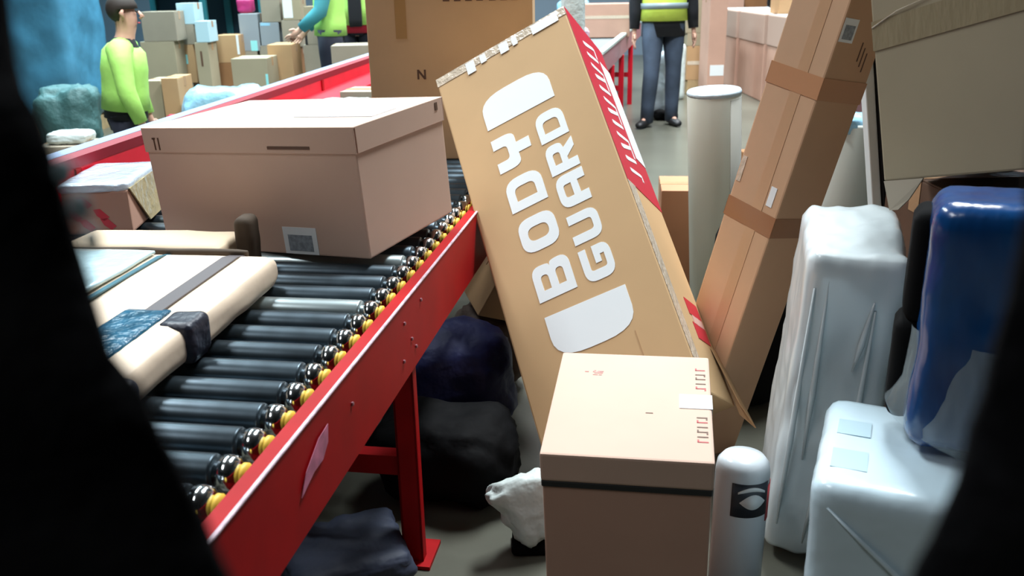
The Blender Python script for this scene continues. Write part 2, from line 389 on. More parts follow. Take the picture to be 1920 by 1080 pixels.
G = {
 'B': [[(0, 0), (1, 0, .3), (1, .47, .22), (.86, .5), (.96, .53, .22), (.96, 1, .3), (0, 1)], [(.27, .2), (.72, .2, .12), (.72, .4, .12), (.27, .4)], [(.27, .6), (.68, .6, .12), (.68, .8, .12), (.27, .8)]],
 'O': [[(0, 0, .36), (1, 0, .36), (1, 1, .36), (0, 1, .36)], [(.3, .22, .2), (.7, .22, .2), (.7, .78, .2), (.3, .78, .2)]],
 'D': [[(0, 0), (1, 0, .4), (1, 1, .4), (0, 1)], [(.28, .22), (.7, .22, .18), (.7, .78, .18), (.28, .78)]],
 'Y': [[(0, 1), (.3, 1), (.3, .62, .12), (.7, .62, .12), (.7, 1), (1, 1), (1, .36, .3), (.65, .36), (.65, 0), (.35, 0), (.35, .36), (0, .36, .3)]],
 'G': [[(1, 1), (0, 1, .36), (0, 0, .36), (1, 0, .36), (1, .55), (.48, .55), (.48, .35), (.7, .35), (.7, .22), (.3, .22, .1), (.3, .76, .1), (1, .76)]],
 'U': [[(0, 1), (.3, 1), (.3, .24, .12), (.7, .24, .12), (.7, 1), (1, 1), (1, 0, .36), (0, 0, .36)]],
 'A': [[(0, 0), (.3, 0), (.3, .27), (.7, .27), (.7, 0), (1, 0), (1, 1, .36), (0, 1, .36)], [(.3, .5), (.7, .5), (.7, .77, .1), (.3, .77, .1)]],
 'R': [[(0, 0), (.3, 0), (.3, .32), (.42, .32), (.68, 0), (1, 0), (.76, .36), (1, .42, .2), (1, 1, .36), (0, 1)], [(.3, .53), (.7, .53, .1), (.7, .78, .1), (.3, .78)]],
}
cu = bpy.data.curves.new('printed_lettering', 'CURVE'); cu.dimensions = '2D'; cu.fill_mode = 'BOTH'; cu.extrude = 0.0004
def add_poly(pts):
    sp = cu.splines.new('POLY'); sp.points.add(len(pts) - 1); sp.use_cyclic_u = True
    for p, q in zip(sp.points, pts): p.co = (q[0], q[1], 0, 1)
def glyph(ch, z0, z1, xb, xt):
    for loop in G[ch]:
        add_poly([(xb + v * (xt - xb), z0 + u * (z1 - z0)) for u, v in fillet(loop)])
for ch, z0, z1 in (('B', .370, .480), ('O', .520, .628), ('D', .660, .766), ('Y', .798, .915)): glyph(ch, z0, z1, 0.002, -0.117)
for ch, z0, z1 in (('G', .362, .462), ('U', .482, .574), ('A', .598, .701), ('R', .710, .806), ('D', .821, .918)): glyph(ch, z0, z1, 0.123, 0.032)
add_poly(fillet([(-.115, .954), (.117, .952), (.117, 1.066, .09), (-.115, 1.066, .09)]))
add_poly(fillet([(-.117, .326), (-.117, .196, .10), (.129, .196, .10), (.129, .320)]))
cu.materials.append(white_print)
lt = bpy.data.objects.new('printed_lettering', cu); C.objects.link(lt); lt.parent = bg
lt.rotation_euler = (PI / 2, 0, 0); lt.location = (0, -dg[1] / 2 - 0.0008, 0); lt['label'] = 'white block lettering on the tan box'
bpy.context.view_layer.update()
lm = bpy.data.meshes.new_from_object(lt)
l2 = bpy.data.objects.new('white_lettering', lm); C.objects.link(l2); l2.parent = bg
l2.rotation_euler = lt.rotation_euler; l2.location = lt.location; l2['label'] = 'white block lettering on the tan box'
bpy.data.objects.remove(lt)
if not lm.materials: lm.materials.append(white_print)
# tapes and marks on that box
plate('tape', 'f', dg, -.233, .233, 1.19, 1.2195, tape_clear, bg)
for a0, a1, b0 in ((-.122, -.092, 1.172), (-.07, -.05, 1.185), (.0, .03, 1.178), (.045, .062, 1.183), (.115, .205, 1.182)):
    plate('torn_label', 'f', dg, a0, a1, b0, 1.214, paper, bg, off=0.0013)
rp = plate('red_panel', 'r', dg, -.149, .149, .60, 1.219, red_print, bg)
plate('white_panel', 'r', dg, .065, .149, .76, 1.13, paper, bg, off=.0014)
bm = B()
for k in range(12):
    z = 0.66 + k * 0.042
    x = dg[0] / 2 + 0.0016
    h1 = 0.018 + 0.008 * ((k * 7) % 3)
    prism(bm, [(x, -.07, z), (x, -.055, z), (x, .04, z + h1), (x, .04, z + h1 + .010), (x, .03, z + h1 + .010), (x, -.07, z + .012)], (0.0008, 0, 0))
    if k % 3 != 1: prism(bm, [(x, .035, z + .002), (x, .045, z + .002), (x, .045, z + h1 + .01), (x, .035, z + h1 + .01)], (0.0008, 0, 0))
link('slanted_print', bm, white_print, rp)
for z in (.225, .150): plate('red_mark', 'r', dg, .0, .12, z, z + .05, red_print, bg)
plate('torn_label', 'r', dg, .02, .12, .198, .226, mat('pink_paper', s(212, 170, 160), .5), bg)
plate('tape', 'r', dg, -.149, -.09, 0.0, .60, tape_clear, bg)
bm = B(); prism(bm, [(.234, .10, .14), (.234, .15, .14), (.235, .15, -.05), (.262, .148, -.10), (.25, .12, -.03)], (.003, 0, 0)); link('flap', bm, card, bg)
plate('crease', 'f', dg, .112, .115, -.02, .19, card, bg, t=.0006)

# ------------------------------------------------------------------ front carton
df = (.311, .379, .55)
bm = B(); box(bm, -df[0] / 2 + .003, -df[1] / 2 + .003, -.015, df[0] / 2 - .003, df[1] / 2 - .003, .478, 0.004)
fb = tag(link('cardboard_box', bm, card_pink), 'square brown box with pale lid and black band, standing in front of the lettered box', 'box')
bm = B(); box(bm, -df[0] / 2, -df[1] / 2, .490, df[0] / 2, df[1] / 2, df[2], 0.005); lid = link('lid', bm, card_pale, fb)
bm = B(); box(bm, -df[0] / 2 + .001, -df[1] / 2 + .001, .476, df[0] / 2 - .001, df[1] / 2 - .001, .4905, .002, 1); o = link('strap', bm, rubber, fb); o['label'] = 'black band under the lid'  # black band between body and lid
for i, y in enumerate([.13, .112, .094, .076, .058, .018, -.012, -.048, -.064, -.080, -.096, -.112, -.128]):
    bm = B(); ww = .020 if i not in (5, 6) else .014
    z = df[2] + .0003
    box(bm, .126, y, z, .126 + ww, y + .003, z + .0005)
    if i % 2 == 0: box(bm, .126, y, z, .129, y + .009, z + .0005)
    if i % 3 == 1: box(bm, .126 + ww - .003, y - .006, z, .126 + ww, y + .003, z + .0005)
    link('printed_letter', bm, ink_red if i % 4 == 0 else ink_brown, lid)
sl = plate('sticker', 't', df, .094, .1555, -.016, .034, paper, lid, t=.0012)
plate('sticker_edge', 'r', df, -.016, .034, df[2] - .02, df[2] + .0014, paper, sl)
bm = B()
for k in range(9):
    a = rnd.uniform(0, 6.28); r = rnd.uniform(0, .013); x, y = -.075 + r * math.cos(a), .107 + r * math.sin(a)
    box(bm, x, y, df[2] + .0003, x + rnd.uniform(.004, .012), y + rnd.uniform(.002, .005), df[2] + .0007 + k * 1e-5)
box(bm, -.1, .108, df[2] + .0003, -.092, .111, df[2] + .0008)
link('red_stamp', bm, mat('faded_red', s(206, 130, 122), .6), lid)
plate('pen_mark', 't', df, .03, .044, -.039, -.037, ink_brown, lid, t=.0006)
pose(fb, (.2447, 1.67, .0137), (.108, -.0201, -.1746))

# ------------------------------------------------------------------ long leaning carton
dq = (.177, .163, 1.9)
bm = B(); box(bm, -dq[0] / 2, -dq[1] / 2, -.01, dq[0] / 2, dq[1] / 2, dq[2], .005)
lb = tag(link('cardboard_box', bm, mat('cardboard_long', s(196, 158, 126), .7, noise_amt=.07, noise_scale=3, spec=.25)), 'long narrow brown box tilted to the right beside the white wrapped parcel', 'box')
pose(lb, (.5481, 2.461, .027), (-.0439, .2475, -1.0298))
def band(z0, z1, m, e=.0015, nm='tape'):
    bm = B(); w, d = dq[0] / 2 + e, dq[1] / 2 + e
    a = [(-w, -d), (w, -d), (w, d), (-w, d)]
    box(bm, -w, -d, z0, w, -dq[1] / 2 - .0002, z1); box(bm, -w, dq[1] / 2 + .0002, z0, w, d, z1); box(bm, -w, -d, z0, -dq[0] / 2 - .0002, d, z1); box(bm, dq[0] / 2 + .0002, -d, z0, w, d, z1)
    return link(nm, bm, m, lb)
band(1.06, 1.115, mat('glossy_brown_tape', s(184, 134, 98), .22, spec=.6))
band(.69, .745, mat('dark_brown_tape', s(150, 102, 70), .22, spec=.6))
plate('tape', 'f', dq, .0, .035, .02, 1.88, mat('seam_tape', s(190, 150, 116), .3, spec=.5), lb, t=.0008)
shipping_label('r', dq, -.078, -.028, 1.205, 1.262, lb)
plate('sticker', 'f', dq, .042, .062, .765, .818, paper, lb)
plate('sticker', 'f', dq, -.083, -.068, .79, .86, tape_clear, lb)  # pale strip put on as a painted glint of the tape
for k in range(3):
    plate('printed_mark', 'r', dq, .012 + k * .014, .016 + k * .014, 1.165 - k * .012, 1.212 - k * .012, ink_brown, lb, t=.0006)
for z_ in (1.09, 1.076): plate('printed_mark', 'r', dq, .015, .045, z_, z_ + .004, ink_brown, lb, t=.0006)

# ------------------------------------------------------------------ wrapped parcels at the right
bm = soft(.205, .30, .815, .032, 26, .012, 7, 3)
tw = tag(link('wrapped_parcel', bm, film_white, None, True), 'tall white parcel wrapped in glossy film, leaning back beside the long box', 'parcel')
pose(tw, (.7237, 2.0054, .035), (.18, .0347, -.2272))
for k, (x0, x1, z0, z1) in enumerate(((-.075, -.085, .10, .74), (-.045, -.06, .30, .76), (.02, .035, .55, .72), (.055, .04, .20, .70), (-.01, .0, .05, .42))):
    bm = B(); loft(bm, [(x0, -.151, z0), (x0 * .6 + x1 * .4, -.156, z0 * .6 + z1 * .4), (x1, -.151, z1)], [(.002, .002), (.007, .004), (.002, .002)], 8, True, (0, 1, 0)); link('film_fold', bm, film_white, tw, True)
bm = soft(.42, .36, .545, .03, 22, .005, 6, 5)
fw = tag(link('wrapped_parcel', bm, film_wrap, None, True), 'bluish white wrapped parcel standing in front of the tall white one', 'parcel')
pose(fw, (.7570, 1.410, 0), (0, 0, -.4083))
bm = B(); box(bm, -.185, -.115, .530, -.125, -.045, .5456); o = link('label_patch', bm, mat('pale_patch', s(172, 196, 206), .35), fw)
bm = B(); box(bm, -.183, .015, .530, -.125, .075, .5456); link('label_patch', bm, MATS['pale_patch'], fw)
bm = B(); loft(bm, [(-.18, -.178, .50), (-.12, -.184, .45), (-.06, -.185, .40), (0, -.185, .34), (.05, -.185, .27), (.08, -.183, .18)], [.002, .004, .005, .005, .004, .002], 8); link('film_fold', bm, film_wrap, fw, True)
bm = B(); loft(bm, [(-.10, -.182, .18), (-.03, -.185, .12), (.06, -.183, .07)], [.002, .004, .002], 8); link('film_fold', bm, film_wrap, fw, True)

# blue wrapped parcel standing on it
bw = empty('wrapped_parcel', 'dark blue film wrapped parcel with black padding, standing on the bluish white parcel', 'parcel', (.818, 1.43, .560), (0, 0, -.40))
bm = soft(.27, .17, .438, .035, 18, .008, 8, 9); bmesh.ops.translate(bm, verts=bm.verts[:], vec=(0.012, 0, .005)); link('body', bm, film_blue, bw, True)
for (z0, z1, ex) in ((.205, .41, 0), (.02, .215, -.010)):
    bm = soft(.05, .10, z1 - z0, .024, 10, .003, 8, 2, False); bmesh.ops.translate(bm, verts=bm.verts[:], vec=(-.122 + ex, .035, z0)); link('corner_pad', bm, black_pad, bw, True)
film_c = mat('clear_stretch_film', s(190, 206, 212), .18, spec=.7, bump=.8, bump_scale=16, alpha=.32, stretch=(1, 1, .3))
bm = B(); loft(bm, [(0.005, 0, .20), (0.0, 0, .10), (-.012, 0, .03), (-.02, 0, .003)], [(.135, .092), (.137, .096), (.150, .104), (.135, .10)], 28, False); link('stretch_film', bm, film_c, bw, True)

# white roll standing by the front box
bm = B(); lathe(bm, [(.02, 0), (.057, 0), (.059, .01), (.059, .318), (.056, .338), (.045, .352), (.02, .357)], 32)
rl = tag(link('wrapped_roll', bm, mat('roll_white_film', s(206, 214, 220), .25, coat=.4, bump=.1, bump_scale=6, stretch=(1, 1, .15)), None, True), 'short white film wrapped roll with a black logo beside the front box', 'roll')
rl.location = (.494, 1.75, 0); rl.rotation_euler = (-.03, .02, 0)
def curved_patch(name, a0, a1, z0, z1, r, m, parent, fn=None, n=14):
    bm = B(); lo = []; hi = []
    for k in range(n + 1):
        t = k / n; a = a0 + (a1 - a0) * t; zz0, zz1 = (z0, z1) if fn is None else fn(t)
        for lst, z in ((lo, zz0), (hi, zz1)): lst.append((bm.verts.new((r * math.cos(a), r * math.sin(a), z)), bm.verts.new(((r + .0008) * math.cos(a), (r + .0008) * math.sin(a), z))))
    for k in range(n):
        bm.faces.new((lo[k][1], lo[k + 1][1], hi[k + 1][1], hi[k][1])); bm.faces.new((lo[k][0], hi[k][0], hi[k + 1][0], lo[k + 1][0]))
        bm.faces.new((lo[k][0], lo[k + 1][0], lo[k + 1][1], lo[k][1])); bm.faces.new((hi[k][0], hi[k][1], hi[k + 1][1], hi[k + 1][0]))
    for q in (0, n): bm.faces.new((lo[q][0], lo[q][1], hi[q][1], hi[q][0]))
    return link(name, bm, m, parent, True)
D = math.radians
lg = curved_patch('printed_logo', D(-125), D(-40), .232, .312, .0596, mat('logo_dark', s(40, 46, 54), .4), rl)
curved_patch('logo_eye', D(-108), D(-50), .255, .285, .0606, white_print, lg, lambda t: (.268 - .016 * math.sin(PI * t), .268 + .02 * math.sin(PI * t)))
curved_patch('logo_arc', D(-112), D(-52), .29, .30, .0606, white_print, lg, lambda t: (.288 + .008 * math.sin(PI * t), .293 + .013 * math.sin(PI * t)))
curved_patch('red_stripe', D(-40), D(-5), .212, .30, .0596, ink_red, rl)

# top right carton on its support
sup = carton('cardboard_box', 'brown box, darkened for shade, under the big olive box at the right edge', 'box', (.60, .32, .912), (1.215, 2.0, 0), (0,), mat('cardboard_shade_dark', s(92, 64, 46), .8, noise_amt=.1))  # base colour darkened to carry the shade on this box
dt = (.6, .4, .5)
tr = carton('cardboard_box', 'big olive brown box with clear tape at the upper right corner', 'box', dt, (1.1203, 1.75, .9929), (-.15, -.1975, -.9793), card_olive)
def band2(z0, z1, z2, z3):
    bm = B(); prism(bm, [(-dt[0] / 2 - .001, -dt[1] / 2 - .0005, z0), (dt[0] / 2, -dt[1] / 2 - .0005, z1), (dt[0] / 2, -dt[1] / 2 - .0005, z2), (-dt[0] / 2 - .001, -dt[1] / 2 - .0005, z3)], (0, -.0012, 0)); return link('tape', bm, mat('olive_tape', s(150, 136, 108), .22, spec=.6, bump=.15, bump_scale=12, stretch=(4, 1, 1)), tr)
band2(.27, .30, .36, .33)
bm = B(); loft(bm, [(-dt[0] / 2, -dt[1] / 2 - .002, .318), (-dt[0] / 2 + .06, -dt[1] / 2 - .003, .34), (-dt[0] / 2 + .13, -dt[1] / 2 - .002, .352)], [.0015, .0012, .0006], 6); link('tape_wrinkle', bm, tape_clear, tr)
bm = B(); prism(bm, [(-.30, -.2, 0), (-.21, -.2, 0), (-.235, -.215, -.04), (-.255, -.225, -.06), (-.275, -.225, -.06)], (0, .004, 0)); link('flap', bm, card_grey, tr)
# thin board beside it
fbd = empty('foam_board', 'thin white board with a black strip left of the olive box', 'board', (1.172, 2.56, 0), (0, -.165, 0))
bm = B(); box(bm, -.014, -.03, .0, .012, .01, 1.55, .002, 1); link('panel', bm, mat('board_white', s(222, 232, 234), .4), fbd)
bm = B(); box(bm, .0125, -.05, .0, .03, .01, 1.55, .001, 1); link('edge_strip', bm, black_pad, fbd)  # black strip along the panel, on the olive box side

# ivory rolls
def roll(label, base, top, r, m, parts):
    base = Vector(base); top = Vector(top); h = (top - base).length
    bm = B(); lathe(bm, [(r * .3, 0), (r - .004, 0), (r, .004), (r, h - .01), (r - .004, h - .002), (r * .55, h), (r * .5, h - .02)], 40)
    o = tag(link('wrapped_roll', bm, m, None, True), label, 'roll')
    q = (top - base).to_track_quat('Z', 'Y'); o.rotation_euler = q.to_euler(); o.location = base
    return o, h
b_, t_ = at(1338, 640, 3.45), at(1339, 172, 3.40); b_.z = 0.012
rA, hA = roll('tall ivory roll standing upright between the lettered box and the long box', b_, t_, .099, roll_ivory, None)
curved_patch('film_band', D(-16), D(30), .02, hA - .02, .0994, roll_film, rA)
bm = B(); lathe(bm, [(.098, hA - .012), (.101, hA), (.097, hA + .008), (.06, hA + .004), (.03, hA + .012), (.01, hA + .014)], 30); link('film_end', bm, clear_bag, rA, True)
b_, t_ = at(1530, 640, 2.80), at(1604, 228, 2.80); b_.z = 0.01
rB, hB = roll('grey white roll leaning behind the tall white parcel', b_, t_, .081, mat('grey_roll', s(186, 192, 184), .45, noise_amt=.06, stretch=(1, 1, .1)), None)
bm = soft(.15, .15, .055, .02, 10, .014, 18, 6, False); bmesh.ops.translate(bm, verts=bm.verts[:], vec=(0, 0, hB - .035)); o = link('film_end', bm, film_sky, rB, True); o['label'] = 'shiny blue plastic end of the roll'

# ------------------------------------------------------------------ parcels left on the conveyor
# flat kraft parcel with tapes
kp = empty('flat_parcel', 'flat cream paper parcel bound with dark bands and blue tape on the rollers', 'parcel', (-.725, 1.62, .713), (0, 0, -.13))
def slabsoft(x0, x1, y0, y1, z0, z1, r, seed, amp=.006):
    bm = soft(x1 - x0, y1 - y0, z1 - z0, r, 16, amp, 8, seed); bmesh.ops.translate(bm, verts=bm.verts[:], vec=((x0 + x1) / 2, (y0 + y1) / 2, z0)); return bm
KW, KL, KH = .36, .68, .075
link('body', slabsoft(-KW, .172, -KL / 2, KL / 2, 0, KH, .03, 11), kraft, kp, True)
def kband(x0, x1, m, nm, e=.004):
    bm = B(); hz = KH + e
    n = 26; prof = []
    for sec in (x0, x1):
        prof.append([(sec, y, z) for y, z in ((-KL / 2 - e, .02), (-KL / 2 - e + .004, .06), (-KL / 2 + .02, KH - .004), (-KL / 2 + .06, hz), (0, hz + .001), (KL / 2 - .06, hz), (KL / 2 - .02, KH - .004), (KL / 2 + e - .004, .06), (KL / 2 + e, .02))])
    a = [bm.verts.new(p) for p in prof[0]]; b = [bm.verts.new(p) for p in prof[1]]
    a2 = [bm.verts.new((p[0], p[1] * .985, p[2] - .003)) for p in prof[0]]; b2 = [bm.verts.new((p[0], p[1] * .985, p[2] - .003)) for p in prof[1]]
    k = len(a)
    for i in range(k - 1):
        bm.faces.new((a[i], a[i + 1], b[i + 1], b[i])); bm.faces.new((a2[i], b2[i], b2[i + 1], a2[i + 1]))
        bm.faces.new((a[i], a2[i], a2[i + 1], a[i + 1])); bm.faces.new((b[i], b[i + 1], b2[i + 1], b2[i]))
    bm.faces.new((a[0], b[0], b2[0], a2[0])); bm.faces.new((a[-1], a2[-1], b2[-1], b[-1]))
    return link(nm, bm, m, kp)
kband(.062, .096, strap_grey, 'band')
kband(-.088, -.076, mat('blue_edge', s(40, 96, 112), .4), 'band')
bm = slabsoft(-.34, -.10, -.06, .30, KH + .004, KH + .012, .004, 7, .004)
o = link('document_pouch', bm, mat('pouch_film', s(206, 236, 244), .12, spec=.8, bump=.3, bump_scale=14, coat=.5), kp, True)
bm = slabsoft(.022, .112, -.33, -.045, KH - .010, KH + .006, .007, 12, .006); link('blue_tape', bm, tape_blue, kp, True)
bm = slabsoft(.112, .182, -.125, -.045, .004, KH + .005, .016, 13, .004); link('blue_tape', bm, dark_tape, kp, True)
bm = slabsoft(.02, .185, -.365, -.30, .0, KH - .01, .02, 14, .008); link('blue_tape', bm, dark_tape, kp, True)
bm = slabsoft(.035, .08, .40, .46, .0, .135, .018, 15, .006); o = link('strap_loop', bm, olive_wrap, kp, True); o['label'] = 'dark loop of the band end'
bm = slabsoft(-.36, .03, .33, .48, .0, .085, .02, 16, .004); o = link('rolled_edge', bm, mat('tan_paper', s(206, 184, 156), .7), kp, True); o['label'] = 'rolled tan paper edge'
bm = slabsoft(-.36, .10, .318, .336, .02, .082, .008, 17, .004); link('band', bm, olive_wrap, kp, True)

# carton with red marks behind it, plastic on top
hb = empty('taped_box', 'box with red marks and shiny plastic on top, left of the lidded box', 'box', (-1.165, 2.56, .713), (0, 0, .10))
bm = B(); box(bm, -.06, -.16, 0, .115, .16, .118, .006); bd = link('body', bm, card_pink, hb)
bm = soft(.19, .33, .028, .012, 12, .008, 14, 3, False); bmesh.ops.translate(bm, verts=bm.verts[:], vec=(.026, .0, .112)); o = link('plastic_sheet', bm, mat('shiny_film', s(206, 222, 238), .1, spec=.9, coat=.6, bump=.4, bump_scale=22), hb, True)
bm = B(); prism(bm, [(.117, -.155, .122), (.117, .15, .124), (.130, .06, .01), (.124, -.03, .004)], (.004, 0, 0)); link('tape', bm, mat('golden_film', s(176, 158, 112), .2, spec=.6, bump=.4, bump_scale=20), hb)
bm = B()
for (x, z) in ((.0, .085), (.04, .05), (-.03, .05), (.0, .022), (.055, .024)):
    prism(bm, [(x - .022, -.1605, z + .018), (x - .004, -.1605, z + .02), (x + .018, -.1605, z - .004), (x + .004, -.1605, z - .014), (x - .014, -.1605, z)], (0, -.0008, 0))
link('red_print', bm, red_print, bd)

# tall brown box further along the belt
tb = carton('cardboard_box', 'very tall plain brown box standing on the conveyor behind the lidded box', 'box', (.60, .42, .95), (-.195, 3.60, .7140), (-.05,), mat('cardboard_tall', s(204, 170, 132), .75, noise_amt=.08, noise_scale=3, spec=.25))
dtb = (.60, .42, .95)
plate('tape', 'f', dtb, -.195, -.155, .44, .949, tape_brown, tb)
for k, x in enumerate((-.02, .02, .06, .10, .145, .185, .225)):
    plate('printed_letter', 'f', dtb, x, x + .024, .566, .592, ink_brown, tb, t=.0005)
bm = B(); y = -.2104
prism(bm, [(-.125, y, .295), (-.118, y, .295), (-.118, y, .318), (-.100, y, .295), (-.093, y, .295), (-.093, y, .33), (-.100, y, .33), (-.100, y, .307), (-.118, y, .33), (-.125, y, .33)], (0, -.0004, 0))
link('printed_letter', bm, ink_brown, tb)

shade_fill = mat('shade_fill_black', s(9, 9, 11), .75, spec=.12, bump=.4, bump_scale=12)  # near-black colour standing in for deep shade on the added dark objects
def bag(label, loc, dims, m, rot=0, seed=1, cat='bag', tilt=(0, 0), amp=None, name='plastic_bag', neck=True):
    w, d, h = dims
    bm = soft(w, d, h, min(w, d, h) * .42, 14, amp or min(w, d, h) * .12, 2.2 / max(min(w, d, h), .05), seed)
    o = tag(link(name, bm, m, None, True), label, cat)
    o.location = loc; o.rotation_euler = (tilt[0], tilt[1], rot)
    if neck:
        bm = soft(w * .42, d * .12, h * .22, min(w, h) * .04, 6, w * .03, 18, seed + 4, False); bmesh.ops.translate(bm, verts=bm.verts[:], vec=(w * .12, 0, h * .93)); link('bag_end', bm, m, o, True)
    return o
bag('white plastic parcel on the conveyor left of the very tall brown box', (-.74, 4.25, .716), (.36, .30, .12), white_bag, -.2, 2, neck=False)
carton('cardboard_box', 'low grey box on the conveyor behind the white plastic parcel', 'box', (.30, .24, .13), (-.66, 4.62, .7140), (-.15,), card_grey)
wb_ = bag('white carton-shaped pack standing upright behind the very tall brown box', (.335, 4.75, .716), (.12, .12, .62), white_bag, 0, 3, cat='parcel', name='wrapped_parcel', neck=False, amp=.004)

# ------------------------------------------------------------------ on the floor under and beside the conveyor
wbag = bag('crumpled white plastic bag on the floor left of the black-banded front box', (.056, 1.945, .03), (.15, .10, .185), white_bag, .25, 5, tilt=(0, -.22), neck=False)
for v in wbag.data.vertices:
    t_ = v.co.z / .185; v.co.x *= .72 + .5 * t_; v.co.x -= .02 * t_ * t_; v.co.y *= 1.1 - .5 * t_
bm = soft(.15, .10, .03, .014, 10, .004, 14, 2); o = tag(link('pouch', bm, black_pad, None, True), 'flat black pouch on the floor beneath the white plastic bag', 'pouch'); o.location = (.06, 1.95, 0); 
bag('large navy blue plastic sack lying behind the conveyor leg', (-.21, 2.57, 0), (.42, .30, .36), navy_bag, .2, 8, name='sack', neck=False, amp=.025)
bag('added black sack filling the dark area between conveyor leg and lettered box', (-.19, 2.22, 0), (.40, .28, .25), shade_fill, -.25, 9, name='sack', neck=False, amp=.02)  # sized to fill the dark area with black in place of shade
bag('grey blue plastic sheet crumpled on the floor under the conveyor', (-.42, 1.86, 0), (.30, .26, .09), grey_bag, .4, 10, name='plastic_sheet', cat='plastic sheet', neck=False)
cb = carton('cardboard_box', 'small brown box lying tilted between conveyor and lettered box', 'box', (.24, .24, .20), (-.06, 2.93, .31), (.25, .45, .45), card)
plate('sticker', 't', (.24, .24, .20), .02, .07, -.11, -.05, paper_grey, cb, off=.001)
bag('dark brown padded sack beneath the small tilted box', (-.08, 2.94, 0), (.26, .22, .30), mat('brown_sack', s(70, 52, 42), .7, bump=.3), .2, 12, name='sack')
carton('cardboard_box', 'small dark brown box behind the lettered box, left of the ivory roll', 'box', (.30, .30, .50), tuple(Vector((at(1296, 510, 3.85).x, 3.85, 0))), (-.12,), card_red)

bag('added black parcel filling the dark gap between the long box and the tall white parcel', (.78, 2.77, 0), (.24, .28, .64), shade_fill, .1, 44, name='wrapped_parcel', cat='parcel', neck=False, amp=.012)  # added so the gap behind reads black instead of lit floor
bag('big black sack added to darken the space under the conveyor', (-.74, 2.55, 0), (.62, .40, .46), shade_fill, .1, 45, name='sack', neck=False, amp=.03)  # added dark mass standing in for deep shade below the rollers

# ------------------------------------------------------------------ second conveyor with its load, far back
fc = empty('roller_conveyor', 'far red conveyor with pale top rail left of the person in jeans', 'conveyor', (.72, 7.0, 0), (0, 0, -math.atan2(.70, 3.5)))
bm = B(); box(bm, -.62, 0, .72, -.04, 5.0, .77); link('belt', bm, mat('grey_belt', s(112, 120, 122), .5), fc)
bm = B(); box(bm, -.04, 0, .64, 0, 5.0, .80, .003, 1); r_ = link('side_rail', bm, mat('rosy_rail', s(176, 120, 126), .45), fc)
bm = B(); box(bm, -.05, 0, .80, .004, 5.0, .825, .003, 1); o = link('top_strip', bm, mat('pale_rail', s(206, 222, 216), .3), r_); o['label'] = 'pale green-white top strip'
bm = B(); box(bm, -.66, 0, .64, -.62, 5.0, .80, .003, 1); link('side_rail', bm, MATS['rosy_rail'], fc)
for yl in (.9, 2.0, 3.3):
    for xl in (-.04, -.66):
        bm = B(); box(bm, xl, yl, 0, xl + .05, yl + .05, .64); link('leg', bm, red_guard, fc)
    bm = B(); box(bm, -.62, yl + .01, .3, -.04, yl + .04, .35); link('cross_brace', bm, red_guard, fc)
def onfar(px, py, Y, z=.780):
    p = at(px, py, Y); return Vector((p.x, Y, z))
pb = carton('cardboard_box', 'rosy brown film wrapped box on the far conveyor', 'box', (.48, .42, .32), tuple(onfar(1136, 60, 9.6)), (-.15,), card_pink)
bm = B(); box(bm, -.242, -.212, .18, .242, .212, .21); link('film_band', bm, tape_clear, pb)
bag('pale blue plastic bag on the far conveyor, left of the rosy wrapped box', tuple(onfar(1078, 20, 10.3)), (.34, .3, .36), film_sky, 0, 14)
bag('pink and white plastic parcel on the far conveyor below the pale blue bag', tuple(onfar(1078, 40, 9.0)), (.26, .25, .13), mat('pink_film', s(216, 176, 190), .4, bump=.4), 0, 15, neck=False)
bag('small red packet on the far conveyor beside the pink parcel', tuple(onfar(1072, 60, 8.5)), (.12, .10, .07), red_cloth, 0, 16, neck=False, name='packet', cat='packet')

# ------------------------------------------------------------------ stacks of boxes at the back
def stack(x0, x1, Y, items, d=.28, z0=0.0, rot=0.0):
    "boxes piled on one another; items: (picture height of the box top, material, label[, extra])"
    z = z0; out = []
    for it in items:
        xa, xb = (it[3] if len(it) > 3 and it[3] else (x0, x1))
        top = at((xa + xb) / 2, it[0], Y)
        a, b = at(xa, it[0], Y), at(xb, it[0], Y)
        w = (b.x - a.x); h = top.z - z
        o = carton('cardboard_box', it[2], 'box', (w, d, h), ((a.x + b.x) / 2, Y + d / 2, z), (rot,), it[1])
        o['dims'] = (w, d, h); del o['dims']
        if len(it) > 4:
            for (fx0, fx1, fz0, fz1, mm, nm) in it[4]:
                plate(nm, 'f', (w, d, h), -w / 2 + fx0 * w, -w / 2 + fx1 * w, fz0 * h, fz1 * h, mm, o)
        z = top.z + .0015; out.append(o)
    return out
cyan_l = mat('cyan_label', s(150, 220, 220), .4)
LAB = lambda a, b, c, d_, m_=None: (a, b, c, d_, m_ or paper, 'label')
MATS_BW = mat('bluewhite', s(176, 206, 216), .5)
# left of the teal post
stack(262, 326, 9.2, [(150, card_grey, 'grey brown box at the bottom of the pile right of the kneeling person'), (78, card_olive, 'greyish box on the pile just right of the kneeling person'), (22, card_grey, 'grey box at the top of the pile just right of the kneeling person')])
stack(329, 362, 9.5, [(156, card_grey, 'dark box under the one with a round white label'), (84, card, 'narrow brown box with a round pale label', None, [LAB(.3, .6, .5, .75, cyan_l)]), (46, card_grey, 'small grey box on top of the narrow brown box'), (6, MATS_BW, 'bluish white box above the small grey box, left of the slotted box')])
stack(364, 389, 9.3, [(80, card_olive, 'tall pale box with a slot, left of the teal rack post', None, [(.35, .5, .72, .9, ink_brown, 'hand_slot')]), (40, mat('bluewhite', s(176, 206, 216), .5), 'bluish white box above the pale slotted box')])
stack(268, 300, 7.6, [(152, card_olive, 'pale box in the low pile behind the conveyor guard')], d=.35)
stack(301, 332, 7.5, [(147, card, 'brown box beside the pale one in the low pile behind the guard')], d=.35)
